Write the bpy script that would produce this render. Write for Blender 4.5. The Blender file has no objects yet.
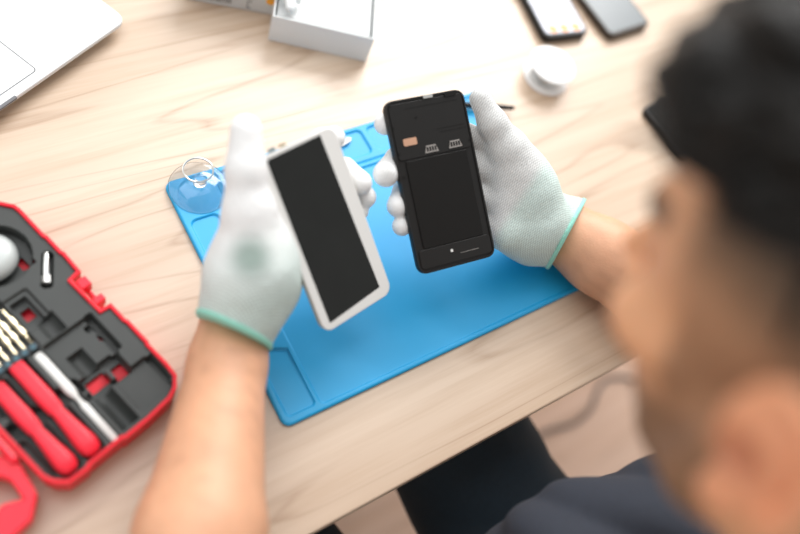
import bpy, bmesh, math, random
import numpy as np
from mathutils import Vector, Matrix
SC = bpy.context.scene
COL = SC.collection
DZ = 0.75                                   # height of the desk top
FPX = 805.0
CAM = np.array([-0.1826, -0.1212, 0.6577 + DZ])
RC = np.array([[0.82949218, -0.48068177, 0.28440772],
               [-0.33157359, -0.83358738, -0.4418043],
               [0.44944596, 0.27217112, -0.85083559]])
def dep(px, py, d):
    v = np.array([(px - 400) / FPX, (py - 267) / FPX, 1.0]) * d
    return CAM + RC.T @ v
def ray(px, py):
    v = RC.T @ np.array([(px - 400) / FPX, (py - 267) / FPX, 1.0])
    return v / np.linalg.norm(v)
def onz(px, py, z):
    d = ray(px, py); return CAM + d * ((z + DZ - CAM[2]) / d[2])
def rot(y, p, r):
    cy, sy, cp, sp, cr, sr = math.cos(y), math.sin(y), math.cos(p), math.sin(p), math.cos(r), math.sin(r)
    Z = np.array([[cy, -sy, 0], [sy, cy, 0], [0, 0, 1]]); X = np.array([[1, 0, 0], [0, cp, -sp], [0, sp, cp]])
    Y = np.array([[cr, 0, sr], [0, 1, 0], [-sr, 0, cr]])
    return Z @ X @ Y
def sst(a, b, x):
    t = np.clip((x - a) / (b - a), 0, 1); return t * t * (3 - 2 * t)

# ------------------------------------------------------------------ materials
def nmat(name):
    m = bpy.data.materials.new(name); m.use_nodes = True
    nt = m.node_tree; b = nt.nodes['Principled BSDF']
    return m, nt, b
def N(nt, t, **kw):
    n = nt.nodes.new(t)
    for k, v in kw.items():
        if k in n.inputs: n.inputs[k].default_value = v
        else: setattr(n, k, v)
    return n
def mat(name, col, rough=.5, metal=0., noise=0.06, nscale=60., bump=0., bscale=400., spec=.5, trans=0., coat=0., sss=0., attr=None, sssr=(.02, .008, .004)):
    m, nt, b = nmat(name); L = nt.links.new
    tc = N(nt, 'ShaderNodeTexCoord'); ns = N(nt, 'ShaderNodeTexNoise', Scale=nscale, Detail=4.)
    L(tc.outputs['Object'], ns.inputs['Vector'])
    mr = N(nt, 'ShaderNodeMapRange'); mr.inputs['To Min'].default_value = 1 - noise; mr.inputs['To Max'].default_value = 1 + noise
    L(ns.outputs['Fac'], mr.inputs['Value'])
    mx = N(nt, 'ShaderNodeVectorMath', operation='SCALE')
    if attr:
        a = N(nt, 'ShaderNodeAttribute', attribute_name=attr); L(a.outputs['Color'], mx.inputs[0])
    else: mx.inputs[0].default_value = col[:3]
    L(mr.outputs[0], mx.inputs['Scale']); L(mx.outputs[0], b.inputs['Base Color'])
    b.inputs['Roughness'].default_value = rough; b.inputs['Metallic'].default_value = metal
    b.inputs['Specular IOR Level'].default_value = spec
    b.inputs['Transmission Weight'].default_value = trans
    b.inputs['Coat Weight'].default_value = coat
    if sss:
        b.inputs['Subsurface Weight'].default_value = sss; b.inputs['Subsurface Radius'].default_value = sssr; b.inputs['Subsurface Scale'].default_value = 1.
    if bump:
        n2 = N(nt, 'ShaderNodeTexNoise', Scale=bscale, Detail=3.); L(tc.outputs['Object'], n2.inputs['Vector'])
        bp = N(nt, 'ShaderNodeBump', Strength=bump, Distance=.001); L(n2.outputs['Fac'], bp.inputs['Height']); L(bp.outputs[0], b.inputs['Normal'])
    return m
def wood(name, c0, c1, c2, scale=1., rough=.32, spec=.5):
    m, nt, b = nmat(name); L = nt.links.new
    tc = N(nt, 'ShaderNodeTexCoord')
    mp = N(nt, 'ShaderNodeMapping'); mp.inputs['Scale'].default_value = (.9 * scale, 9 * scale, 1); mp.inputs['Location'].default_value = (.35, .1, 0)
    L(tc.outputs['Object'], mp.inputs['Vector'])
    n1 = N(nt, 'ShaderNodeTexNoise', Scale=1.15, Detail=2.5, Roughness=.4, Distortion=.3); L(mp.outputs[0], n1.inputs['Vector'])
    # contour rings of a slow noise = cathedral grain
    ml = N(nt, 'ShaderNodeMath', operation='MULTIPLY'); ml.inputs[1].default_value = 11.; L(n1.outputs['Fac'], ml.inputs[0])
    fr = N(nt, 'ShaderNodeMath', operation='FRACT'); L(ml.outputs[0], fr.inputs[0])
    r1 = N(nt, 'ShaderNodeValToRGB'); e = r1.color_ramp.elements
    e[0].position = 0.; e[0].color = (1, 1, 1, 1); e[1].position = 1.; e[1].color = (0, 0, 0, 1)
    q = r1.color_ramp.elements.new(.1); q.color = (.3, .3, .3, 1); q = r1.color_ramp.elements.new(.6); q.color = (.12, .12, .12, 1); q = r1.color_ramp.elements.new(.93); q.color = (.35, .35, .35, 1); e[-1].color = (1, 1, 1, 1)
    L(fr.outputs[0], r1.inputs[0])
    mp2 = N(nt, 'ShaderNodeMapping'); mp2.inputs['Scale'].default_value = (4 * scale, 110 * scale, 1); L(tc.outputs['Object'], mp2.inputs['Vector'])
    n2 = N(nt, 'ShaderNodeTexNoise', Scale=1., Detail=5., Roughness=.65); L(mp2.outputs[0], n2.inputs['Vector'])
    mp3 = N(nt, 'ShaderNodeMapping'); mp3.inputs['Scale'].default_value = (1.2 * scale, 14 * scale, 1); mp3.inputs['Location'].default_value = (3.1, 2.2, 0); L(tc.outputs['Object'], mp3.inputs['Vector'])
    n3 = N(nt, 'ShaderNodeTexNoise', Scale=1., Detail=2.); L(mp3.outputs[0], n3.inputs['Vector'])
    m1 = N(nt, 'ShaderNodeMix', data_type='RGBA'); m1.inputs['A'].default_value = (*c0, 1); m1.inputs['B'].default_value = (*c1, 1)
    mr = N(nt, 'ShaderNodeMapRange'); mr.inputs['From Min'].default_value = .35; mr.inputs['From Max'].default_value = .65; L(n3.outputs['Fac'], mr.inputs['Value']); L(mr.outputs[0], m1.inputs['Factor'])
    m2 = N(nt, 'ShaderNodeMix', data_type='RGBA'); m2.inputs['B'].default_value = (*c2, 1); L(m1.outputs['Result'], m2.inputs['A'])
    gs = N(nt, 'ShaderNodeMath', operation='MULTIPLY'); L(r1.outputs[0], gs.inputs[0])
    mr2 = N(nt, 'ShaderNodeMapRange'); mr2.inputs['From Min'].default_value = .3; mr2.inputs['From Max'].default_value = .7; mr2.inputs['To Min'].default_value = .25; mr2.inputs['To Max'].default_value = .75
    L(n2.outputs['Fac'], mr2.inputs['Value']); L(mr2.outputs[0], gs.inputs[1])
    L(gs.outputs[0], m2.inputs['Factor'])
    m3 = N(nt, 'ShaderNodeMix', data_type='RGBA', blend_type='MULTIPLY'); m3.inputs['B'].default_value = (.90, .85, .79, 1); L(m2.outputs['Result'], m3.inputs['A'])
    mr3 = N(nt, 'ShaderNodeMapRange'); mr3.inputs['From Min'].default_value = .45; mr3.inputs['From Max'].default_value = .75; L(n2.outputs['Fac'], mr3.inputs['Value']); L(mr3.outputs[0], m3.inputs['Factor'])
    L(m3.outputs['Result'], b.inputs['Base Color'])
    b.inputs['Roughness'].default_value = rough; b.inputs['Specular IOR Level'].default_value = spec
    bp = N(nt, 'ShaderNodeBump', Strength=.08, Distance=.0005); L(n2.outputs['Fac'], bp.inputs['Height']); L(bp.outputs[0], b.inputs['Normal'])
    return m

M = {}
M['desk'] = wood('desk_wood', (.68, .54, .415), (.57, .43, .315), (.34, .21, .125), rough=.38, spec=.75)
M['floor'] = wood('floor_wood', (.80, .60, .48), (.74, .53, .41), (.55, .38, .28), scale=.45, rough=.4)
M['steel'] = mat('desk_steel', (.55, .55, .56), .35, .9)
M['silicone'] = mat('blue_silicone', (.0, .37, .73), .5, noise=.03, bump=.05, bscale=900, spec=.75)
M['white_plastic'] = mat('white_plastic', (.72, .715, .69), .3, noise=.02)
M['ivory_edge'] = mat('pearl_edge_trim', (.55, .5, .42), .3, .3)
M['screen'] = mat('black_glass_screen', (.010, .011, .010), .2, noise=.3, nscale=25, spec=.28)
M['black_plastic'] = mat('matte_black_plastic', (.012, .0115, .011), .4, noise=.1, bump=.1, bscale=1500, spec=.28)
M['black_dark'] = mat('black_pit_plastic', (.0065, .006, .0055), .45, noise=.1, spec=.22)
M['copper'] = mat('copper_contact', (.62, .36, .24), .4, .5)
M['silver'] = mat('silver_metal', (.62, .62, .6), .28, .95)
M['slotmetal'] = mat('card_slot_metal', (.36, .34, .32), .4, .7)
M['laptop'] = mat('silver_aluminium', (.74, .76, .76), .5, .1, noise=.01)
M['trackpad'] = mat('trackpad_glass', (.74, .76, .76), .45, .05, noise=.01)
M['darkline'] = mat('dark_gap', (.16, .16, .17), .6)
M['keys'] = mat('black_keys', (.03, .03, .03), .5)
M['card'] = mat('white_card', (.74, .76, .76), .6, noise=.02)
M['cardgrey'] = mat('pale_grey_card', (.58, .59, .58), .6, noise=.03)
M['ink'] = mat('grey_ink', (.18, .18, .18), .6)
M['orange'] = mat('orange_print', (.85, .38, .03), .5)
M['orange2'] = mat('orange_icons', (.9, .33, .08), .4)
M['wallpaper'] = mat('pale_phone_screen', (.58, .60, .68), .35, noise=.4, nscale=45, spec=.4)
M['reflscreen'] = mat('grey_reflection_screen', (.15, .17, .18), .3, noise=.1, nscale=20, spec=.5)  # grey room reflection painted in as the glass base colour
M['browncase'] = mat('dark_brown_case', (.03, .018, .01), .4)
M['spool'] = mat('white_spool_plastic', (.82, .82, .81), .4, noise=.01)
M['wire'] = mat('wound_solder_wire', (.55, .56, .55), .35, .6)
M['red'] = mat('red_plastic', (.80, .012, .028), .38, noise=.04, spec=.3)
M['redpink'] = mat('bright_red_plastic', (.86, .022, .045), .35, noise=.04, spec=.35)
M['insert'] = mat('dark_grey_plastic', (.048, .052, .050), .45, noise=.08, nscale=90, spec=.35)
M['gold'] = mat('brass_bit', (.6, .52, .36), .3, .9)
M['teal'] = mat('teal_bit_base', (.05, .13, .17), .4)
M['rubber'] = mat('black_rubber', (.012, .014, .018), .5)
M['hem'] = mat('mint_hem', (.33, .74, .62), .8, noise=.08, nscale=500, bump=.4, bscale=1500)
M['denim'] = mat('dark_navy_denim', (.020, .024, .036), .85, noise=.3, nscale=300, bump=.3, bscale=1200)
M['blackdenim'] = mat('black_trouser_cloth', (.006, .016, .026), .9, noise=.25, nscale=200, bump=.2, bscale=900)
M['seatblack'] = mat('black_seat_pad', (.02, .02, .02), .6)
M['shoe'] = mat('black_leather', (.02, .02, .02), .4)
M['eye'] = mat('dark_iris', (.03, .02, .015), .2)
def clear(name, tint=(.95, .98, 1.), rough=.06):
    m, nt, b = nmat(name)
    b.inputs['Base Color'].default_value = (*tint, 1); b.inputs['Transmission Weight'].default_value = 1.; b.inputs['Roughness'].default_value = rough; b.inputs['IOR'].default_value = 1.42
    tc = N(nt, 'ShaderNodeTexCoord'); ns = N(nt, 'ShaderNodeTexNoise', Scale=80.); nt.links.new(tc.outputs['Object'], ns.inputs['Vector'])
    bp = N(nt, 'ShaderNodeBump', Strength=.03, Distance=.001); nt.links.new(ns.outputs['Fac'], bp.inputs['Height']); nt.links.new(bp.outputs[0], b.inputs['Normal'])
    return m
M['clear'] = clear('clear_soft_plastic')
def skinmat():
    m, nt, b = nmat('skin'); L = nt.links.new
    a = N(nt, 'ShaderNodeAttribute', attribute_name='Col'); tc = N(nt, 'ShaderNodeTexCoord')
    n1 = N(nt, 'ShaderNodeTexNoise', Scale=35., Detail=5.); L(tc.outputs['Object'], n1.inputs['Vector'])
    mr = N(nt, 'ShaderNodeMapRange'); mr.inputs['To Min'].default_value = .82; mr.inputs['To Max'].default_value = 1.16; L(n1.outputs['Fac'], mr.inputs['Value'])
    mx = N(nt, 'ShaderNodeVectorMath', operation='SCALE'); L(a.outputs['Color'], mx.inputs[0]); L(mr.outputs[0], mx.inputs['Scale'])
    L(mx.outputs[0], b.inputs['Base Color']); b.inputs['Roughness'].default_value = .5
    b.inputs['Subsurface Weight'].default_value = .12; b.inputs['Subsurface Radius'].default_value = (.012, .005, .003); b.inputs['Subsurface Scale'].default_value = 1.
    n2 = N(nt, 'ShaderNodeTexNoise', Scale=450., Detail=3.); L(tc.outputs['Object'], n2.inputs['Vector'])
    bp = N(nt, 'ShaderNodeBump', Strength=.25, Distance=.001); L(n2.outputs['Fac'], bp.inputs['Height']); L(bp.outputs[0], b.inputs['Normal'])
    return m
M['skin'] = skinmat()
def hairmat():
    m, nt, b = nmat('dark_hair'); L = nt.links.new
    tc = N(nt, 'ShaderNodeTexCoord'); mp = N(nt, 'ShaderNodeMapping'); mp.inputs['Scale'].default_value = (1, 1, .15); L(tc.outputs['Object'], mp.inputs['Vector'])
    n1 = N(nt, 'ShaderNodeTexNoise', Scale=500., Detail=4.); L(mp.outputs[0], n1.inputs['Vector'])
    r = N(nt, 'ShaderNodeValToRGB'); r.color_ramp.elements[0].color = (.003, .003, .003, 1); r.color_ramp.elements[1].color = (.010, .008, .006, 1); L(n1.outputs['Fac'], r.inputs[0])
    L(r.outputs[0], b.inputs['Base Color']); b.inputs['Roughness'].default_value = .5; b.inputs['Specular IOR Level'].default_value = .25
    bp = N(nt, 'ShaderNodeBump', Strength=.6, Distance=.002); L(n1.outputs['Fac'], bp.inputs['Height']); L(bp.outputs[0], b.inputs['Normal'])
    return m
M['hair'] = hairmat()
def glovemat():
    m, nt, b = nmat('knit_glove'); L = nt.links.new
    a = N(nt, 'ShaderNodeAttribute', attribute_name='Col'); k = N(nt, 'ShaderNodeAttribute', attribute_name='Knit')
    tc = N(nt, 'ShaderNodeTexCoord')
    sx = N(nt, 'ShaderNodeSeparateXYZ'); uv = N(nt, 'ShaderNodeAttribute', attribute_name='Loc'); L(uv.outputs['Vector'], sx.inputs[0])
    def sn(out, fr):
        q = N(nt, 'ShaderNodeMath', operation='MULTIPLY'); q.inputs[1].default_value = fr; L(out, q.inputs[0])
        s = N(nt, 'ShaderNodeMath', operation='SINE'); L(q.outputs[0], s.inputs[0]); return s.outputs[0]
    s1 = sn(sx.outputs[0], 2 * math.pi / .0021); s2 = sn(sx.outputs[1], 2 * math.pi / .0021)
    mm = N(nt, 'ShaderNodeMath', operation='MULTIPLY'); L(s1, mm.inputs[0]); L(s2, mm.inputs[1])
    mr = N(nt, 'ShaderNodeMapRange'); mr.inputs['From Min'].default_value = -.7; mr.inputs['From Max'].default_value = .8; mr.inputs['To Min'].default_value = .74; mr.inputs['To Max'].default_value = 1.1; L(mm.outputs[0], mr.inputs['Value'])
    n1 = N(nt, 'ShaderNodeTexNoise', Scale=700., Detail=2.); L(tc.outputs['Object'], n1.inputs['Vector'])
    mr1 = N(nt, 'ShaderNodeMapRange'); mr1.inputs['To Min'].default_value = .75; mr1.inputs['To Max'].default_value = 1.25; L(n1.outputs['Fac'], mr1.inputs['Value'])
    m4 = N(nt, 'ShaderNodeMath', operation='MULTIPLY'); L(mr.outputs[0], m4.inputs[0]); L(mr1.outputs[0], m4.inputs[1])
    mx = N(nt, 'ShaderNodeMix', data_type='FLOAT'); mx.inputs['A'].default_value = 1.; L(k.outputs['Fac'], mx.inputs['Factor']); L(m4.outputs[0], mx.inputs['B'])
    sc = N(nt, 'ShaderNodeVectorMath', operation='SCALE'); L(a.outputs['Color'], sc.inputs[0]); L(mx.outputs['Result'], sc.inputs['Scale'])
    L(sc.outputs[0], b.inputs['Base Color']); b.inputs['Roughness'].default_value = .8
    n3 = N(nt, 'ShaderNodeTexNoise', Scale=60., Detail=3.); L(tc.outputs['Object'], n3.inputs['Vector'])
    bp0 = N(nt, 'ShaderNodeBump', Strength=.35, Distance=.004); L(n3.outputs['Fac'], bp0.inputs['Height'])
    bp = N(nt, 'ShaderNodeBump', Strength=.5, Distance=.0006); L(mx.outputs['Result'], bp.inputs['Height']); L(bp0.outputs[0], bp.inputs['Normal']); L(bp.outputs[0], b.inputs['Normal'])
    return m
M['glove'] = glovemat()

# ------------------------------------------------------------------ object helpers
def tag(o, label=None, cat=None, group=None, kind=None):
    for k, v in (('label', label), ('category', cat), ('group', group), ('kind', kind)):
        if v: o[k] = v
    return o
def empty(name, loc=(0, 0, 0), rz=0., M4=None):
    o = bpy.data.objects.new(name, None); COL.objects.link(o); o.empty_display_size = .02
    if M4 is not None: o.matrix_world = M4
    else: o.location = loc; o.rotation_euler = (0, 0, rz)
    return o
def link(name, me, m, parent=None, smooth=True):
    o = bpy.data.objects.new(name, me); COL.objects.link(o)
    if m is not None:
        for x in (m if isinstance(m, (list, tuple)) else [m]): me.materials.append(x)
    if parent is not None: o.parent = parent
    if smooth: me.polygons.foreach_set('use_smooth', [True] * len(me.polygons))
    return o
def obj(name, bm, m, parent=None, smooth=False, bevel=0., seg=2):
    me = bpy.data.meshes.new(name); bmesh.ops.recalc_face_normals(bm, faces=bm.faces); bm.to_mesh(me); bm.free()
    o = link(name, me, m, parent, smooth)
    if bevel:
        b = o.modifiers.new('bevel', 'BEVEL'); b.width = bevel; b.segments = seg; b.limit_method = 'ANGLE'; b.angle_limit = .6
    if smooth:
        me.set_sharp_from_angle(angle=.7)
    return o
def box(bm, x0, x1, y0, y1, z0, z1, mi=0):
    v = [bm.verts.new(p) for p in [(x0, y0, z0), (x1, y0, z0), (x1, y1, z0), (x0, y1, z0), (x0, y0, z1), (x1, y0, z1), (x1, y1, z1), (x0, y1, z1)]]
    for f in [(0, 3, 2, 1), (4, 5, 6, 7), (0, 1, 5, 4), (1, 2, 6, 5), (2, 3, 7, 6), (3, 0, 4, 7)]:
        bm.faces.new([v[i] for i in f]).material_index = mi
def B(): return bmesh.new()
def boxo(name, x0, x1, y0, y1, z0, z1, m, parent=None, bevel=0.):
    bm = B(); box(bm, x0, x1, y0, y1, z0, z1); return obj(name, bm, m, parent, bevel=bevel)
def prism(bm, pts, z0, z1):
    a = [bm.verts.new((x, y, z0)) for x, y in pts]; b = [bm.verts.new((x, y, z1)) for x, y in pts]; n = len(pts)
    bm.faces.new(a[::-1]); bm.faces.new(b)
    for i in range(n): bm.faces.new([a[i], a[(i + 1) % n], b[(i + 1) % n], b[i]])
def rrect(w, h, r, n=6, cx=0, cy=0):
    p = []
    for (sx, sy, a0) in ((1, 1, 0), (-1, 1, 90), (-1, -1, 180), (1, -1, 270)):
        for i in range(n + 1):
            a = math.radians(a0 + 90 * i / n); p.append((cx + sx * (w / 2 - r) + r * math.cos(a), cy + sy * (h / 2 - r) + r * math.sin(a)))
    return p
def lathe(bm, prof, n=48, c=(0, 0, 0)):
    rings = []
    for r, z in prof:
        rings.append([bm.verts.new((c[0] + r * math.cos(2 * math.pi * i / n), c[1] + r * math.sin(2 * math.pi * i / n), c[2] + z)) for i in range(n)])
    for a, b in zip(rings, rings[1:]):
        for i in range(n): bm.faces.new([a[i], a[(i + 1) % n], b[(i + 1) % n], b[i]])
    if prof[0][0] > 0: bm.faces.new(rings[0][::-1])
    if prof[-1][0] > 0: bm.faces.new(rings[-1])
def tube(bm, pts, rad, n=12, closed=False):
    pts = [Vector(p) for p in pts]; rings = []; up = None
    rads = rad if isinstance(rad, (list, tuple)) else [rad] * len(pts)
    m = len(pts)
    for i, p in enumerate(pts):
        a = pts[(i - 1) % m] if (closed or i > 0) else p; b = pts[(i + 1) % m] if (closed or i < m - 1) else p
        t = (b - a).normalized()
        if up is None: up = t.orthogonal().normalized()
        up = (up - t * up.dot(t)).normalized(); s = t.cross(up)
        rings.append([bm.verts.new(p + (up * math.cos(2 * math.pi * j / n) + s * math.sin(2 * math.pi * j / n)) * rads[i]) for j in range(n)])
    for i in range(m if closed else m - 1):
        a, b = rings[i], rings[(i + 1) % m]
        for j in range(n): bm.faces.new([a[j], a[(j + 1) % n], b[(j + 1) % n], b[j]])
    if not closed: bm.faces.new(rings[0][::-1]); bm.faces.new(rings[-1])

# ------------------------------------------------------------------ smooth solid modelling (distance field -> surface nets)
class Solid:
    def __init__(s, lo, hi, h):
        s.lo = np.array(lo, float); s.h = h
        s.n = np.ceil((np.array(hi) - s.lo) / h).astype(int) + 1
        s.F = np.full(s.n, .05, np.float32)
    def sl(s, lo, hi):
        a = np.clip(np.floor((np.array(lo) - s.lo) / s.h).astype(int), 0, s.n); b = np.clip(np.ceil((np.array(hi) - s.lo) / s.h).astype(int) + 1, 0, s.n)
        return tuple(slice(i, j) for i, j in zip(a, b)), a, b
    def pts(s, a, b):
        ax = [s.lo[i] + s.h * np.arange(a[i], b[i]) for i in range(3)]
        return np.stack(np.meshgrid(*ax, indexing='ij'), -1)
    def put(s, fn, lo, hi, k, op='u'):
        pad = k + 3 * s.h + (.012 if op == 'u' else 0)
        S, a, b = s.sl(np.array(lo) - pad, np.array(hi) + pad)
        if np.any(b <= a): return
        d = fn(s.pts(a, b)).astype(np.float32); F = s.F[S]
        if op == 's': F, d = -F, d; 
        hh = np.maximum(k - np.abs(F - d), 0) / max(k, 1e-6)
        r = np.minimum(F, d) - hh * hh * k * .25
        s.F[S] = -r if op == 's' else r
    def cone(s, a, b, ra, rb, k=.01, op='u'):
        a = np.array(a, float); b = np.array(b, float); ab = b - a; L2 = ab @ ab + 1e-12
        def fn(P):
            t = np.clip((P - a) @ ab / L2, 0, 1); return np.linalg.norm(P - a - t[..., None] * ab, axis=-1) - (ra + (rb - ra) * t)
        R = max(ra, rb); s.put(fn, np.minimum(a, b) - R, np.maximum(a, b) + R, k, op)
    def chain(s, pts, rads, k=.006):
        for i in range(len(pts) - 1): s.cone(pts[i], pts[i + 1], rads[i], rads[i + 1], k)
    def ell(s, c, r, Rm=None, k=.01, op='u'):
        c = np.array(c, float); r = np.array(r, float); Rm = np.eye(3) if Rm is None else Rm
        def fn(P):
            q = (P - c) @ Rm; k0 = np.linalg.norm(q / r, axis=-1); k1 = np.linalg.norm(q / (r * r), axis=-1)
            return k0 * (k0 - 1) / np.maximum(k1, 1e-9)
        R = r.max(); s.put(fn, c - R, c + R, k, op)
    def grid(s): return s.pts(np.zeros(3, int), s.n)
    def mesh(s, name):
        F = s.F.copy(); F[0] = F[-1] = .05; F[:, 0] = F[:, -1] = .05; F[:, :, 0] = F[:, :, -1] = .05
        ins = F < 0; c = np.array(F.shape) - 1
        cnt = np.zeros(c, np.uint8)
        for dx in (0, 1):
            for dy in (0, 1):
                for dz in (0, 1): cnt += ins[dx:dx + c[0], dy:dy + c[1], dz:dz + c[2]]
        act = (cnt > 0) & (cnt < 8); I = np.argwhere(act); idx = np.full(c, -1, np.int32); idx[act] = np.arange(len(I))
        V = np.zeros((len(I), 3)); W = np.zeros(len(I))
        cs = [(x, y, z) for x in (0, 1) for y in (0, 1) for z in (0, 1)]
        for p in cs:
            for ax in range(3):
                if p[ax]: continue
                q = list(p); q[ax] = 1
                fa = F[I[:, 0] + p[0], I[:, 1] + p[1], I[:, 2] + p[2]]; fb = F[I[:, 0] + q[0], I[:, 1] + q[1], I[:, 2] + q[2]]
                m = (fa < 0) != (fb < 0); t = np.where(m, fa / np.where(m, fa - fb, 1), 0)
                pos = np.array(p, float)[None] + np.zeros((len(I), 3)); pos[:, ax] += t
                V[m] += pos[m]; W[m] += 1
        V = (V / W[:, None] + I) * s.h + s.lo
        quads = []
        for ax in range(3):
            sa = [slice(None)] * 3; sb = [slice(None)] * 3; sa[ax] = slice(0, -1); sb[ax] = slice(1, None)
            ch = ins[tuple(sa)] != ins[tuple(sb)]; E = np.argwhere(ch)
            E = E[(E > 0).all(1)] if False else E
            u, v = [(1, 2), (2, 0), (0, 1)][ax]
            ok = (E[:, u] > 0) & (E[:, v] > 0) & (E[:, u] < F.shape[u] - 1) & (E[:, v] < F.shape[v] - 1); E = E[ok]
            def cell(du, dv):
                Q = E.copy(); Q[:, u] += du; Q[:, v] += dv; return idx[Q[:, 0], Q[:, 1], Q[:, 2]]
            q = np.stack([cell(-1, -1), cell(0, -1), cell(0, 0), cell(-1, 0)], 1)
            flip = ~ins[E[:, 0], E[:, 1], E[:, 2]]; q[flip] = q[flip][:, ::-1]; quads.append(q)
        Q = np.concatenate(quads)
        # relax a little
        e = np.concatenate([Q[:, [i, (i + 1) % 4]] for i in range(4)])
        for _ in range(2):
            acc = np.zeros_like(V); n = np.zeros(len(V))
            for k in range(3):
                acc[:, k] = np.bincount(e[:, 0], V[e[:, 1], k], len(V)) + np.bincount(e[:, 1], V[e[:, 0], k], len(V))
            n = np.bincount(e[:, 0], minlength=len(V)) + np.bincount(e[:, 1], minlength=len(V))
            V = V * .5 + .5 * acc / n[:, None]
        me = bpy.data.meshes.new(name); me.vertices.add(len(V)); me.vertices.foreach_set('co', V.astype(np.float32).ravel())
        me.loops.add(len(Q) * 4); me.loops.foreach_set('vertex_index', Q.astype(np.int32).ravel())
        me.polygons.add(len(Q)); me.polygons.foreach_set('loop_start', np.arange(len(Q), dtype=np.int32) * 4)
        me.update(calc_edges=True); me.validate()
        return me, V
def vcol(me, name, C):
    a = me.color_attributes.new(name, 'FLOAT_COLOR', 'POINT'); C4 = np.ones((len(C), 4), np.float32); C4[:, :3] = C; a.data.foreach_set('color', C4.ravel())
def vfl(me, name, v):
    a = me.attributes.new(name, 'FLOAT', 'POINT'); a.data.foreach_set('value', v.astype(np.float32))
def vvec(me, name, v):
    a = me.attributes.new(name, 'FLOAT_VECTOR', 'POINT'); a.data.foreach_set('vector', v.astype(np.float32).ravel())
def vnoise(P, s, seed=0):
    # cheap smooth 3D noise in [-1,1]
    r = np.random.default_rng(seed); out = 0
    for _ in range(7):
        d = r.normal(size=3); d /= np.linalg.norm(d); out = out + np.sin(P @ d * s * r.uniform(.7, 1.5) + r.uniform(0, 6.28))
    return out / 4.

# ================================================================== SETTING
bm = B(); box(bm, -3, 3.5, -3, 3, -.05, 0); fl = obj('floor', bm, M['floor']); tag(fl, kind='structure')

# desk
desk = empty('desk', (.3, .31, 0))
tag(desk, 'light wood-grain desk with a straight front edge carrying everything', 'desk')
boxo('tabletop', -.9, .9, -.4, .4, DZ - .025, DZ, M['desk'], desk, bevel=.0015)
for sx in (-1, 1):
    for sy in (-1, 1): boxo('leg', sx * .84 - .025, sx * .84 + .025, sy * .34 - .025, sy * .34 + .025, 0, DZ - .025, M['steel'], desk, bevel=.002)

# cable on the floor
bm = B(); cp = [onz(*p, -.745) for p in [(505, 470), (540, 435), (572, 424), (590, 410), (596, 395), (604, 381), (620, 377), (645, 380), (680, 372), (740, 360)]]
def spline(P, n=8):
    P = [Vector(p) for p in P]; out = []
    for i in range(len(P) - 1):
        a = P[max(i - 1, 0)]; b = P[i]; c = P[i + 1]; d = P[min(i + 2, len(P) - 1)]
        for j in range(n):
            t = j / n; out.append(.5 * ((2 * b) + (c - a) * t + (2 * a - 5 * b + 4 * c - d) * t * t + (3 * b - a - 3 * c + d) * t ** 3))
    out.append(P[-1]); return out
tube(bm, spline(cp), .004, 10)
tag(obj('cable', bm, mat('grey_cable', (.16, .13, .12), .5), smooth=True), 'thin grey cable curling across the floor beside the desk', 'cable')

# ================================================================== BLUE MAT
def mat_height(X, Y):     # mm coordinates inside the mat; returns height in mm
    W, H = 368., 252.
    def inside(x0, x1, y0, y1, r=4., soft=.7):
        qx = np.abs(X - (x0 + x1) / 2) - (x1 - x0) / 2 + r; qy = np.abs(Y - (y0 + y1) / 2) - (y1 - y0) / 2 + r
        d = np.hypot(np.maximum(qx, 0), np.maximum(qy, 0)) + np.minimum(np.maximum(qx, qy), 0) - r
        return 1 - sst(-soft, soft, d)
    z = np.full(X.shape, 4.2)
    z -= 1.5 * inside(37, 363, 5, 205, 5)                       # work area
    L = inside(6, 33, 86, 207, 6); L = L * (1 - (1 - sst(-.7, .7, (Y - 86) - (20 - X) * 0 ))) ; z -= 2. * L
    c = inside(6, 33, 7, 72, 4) * sst(-.7, .7, (62 + (33 - X) * .45) - Y); z -= 2. * c
    z -= 2. * inside(52, 208, 218, 247, 5)
    z -= 2. * inside(215, 290, 218, 247, 5)
    z -= 2. * inside(297, 362, 212, 247, 5)
    dd = np.hypot(X - 26, Y - 229); z -= 1.2 * (1 - sst(19, 20.5, dd))
    z -= 1. * inside(44, 48, 214, 244, 2)
    z -= 1.2 * (inside(166, 300, 209, 211, 1, .5))
    # rounded outer edge
    qx = np.abs(X - W / 2) - W / 2 + 8; qy = np.abs(Y - H / 2) - H / 2 + 8
    d = np.hypot(np.maximum(qx, 0), np.maximum(qy, 0)) + np.minimum(np.maximum(qx, qy), 0) - 8
    return z, d
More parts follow.
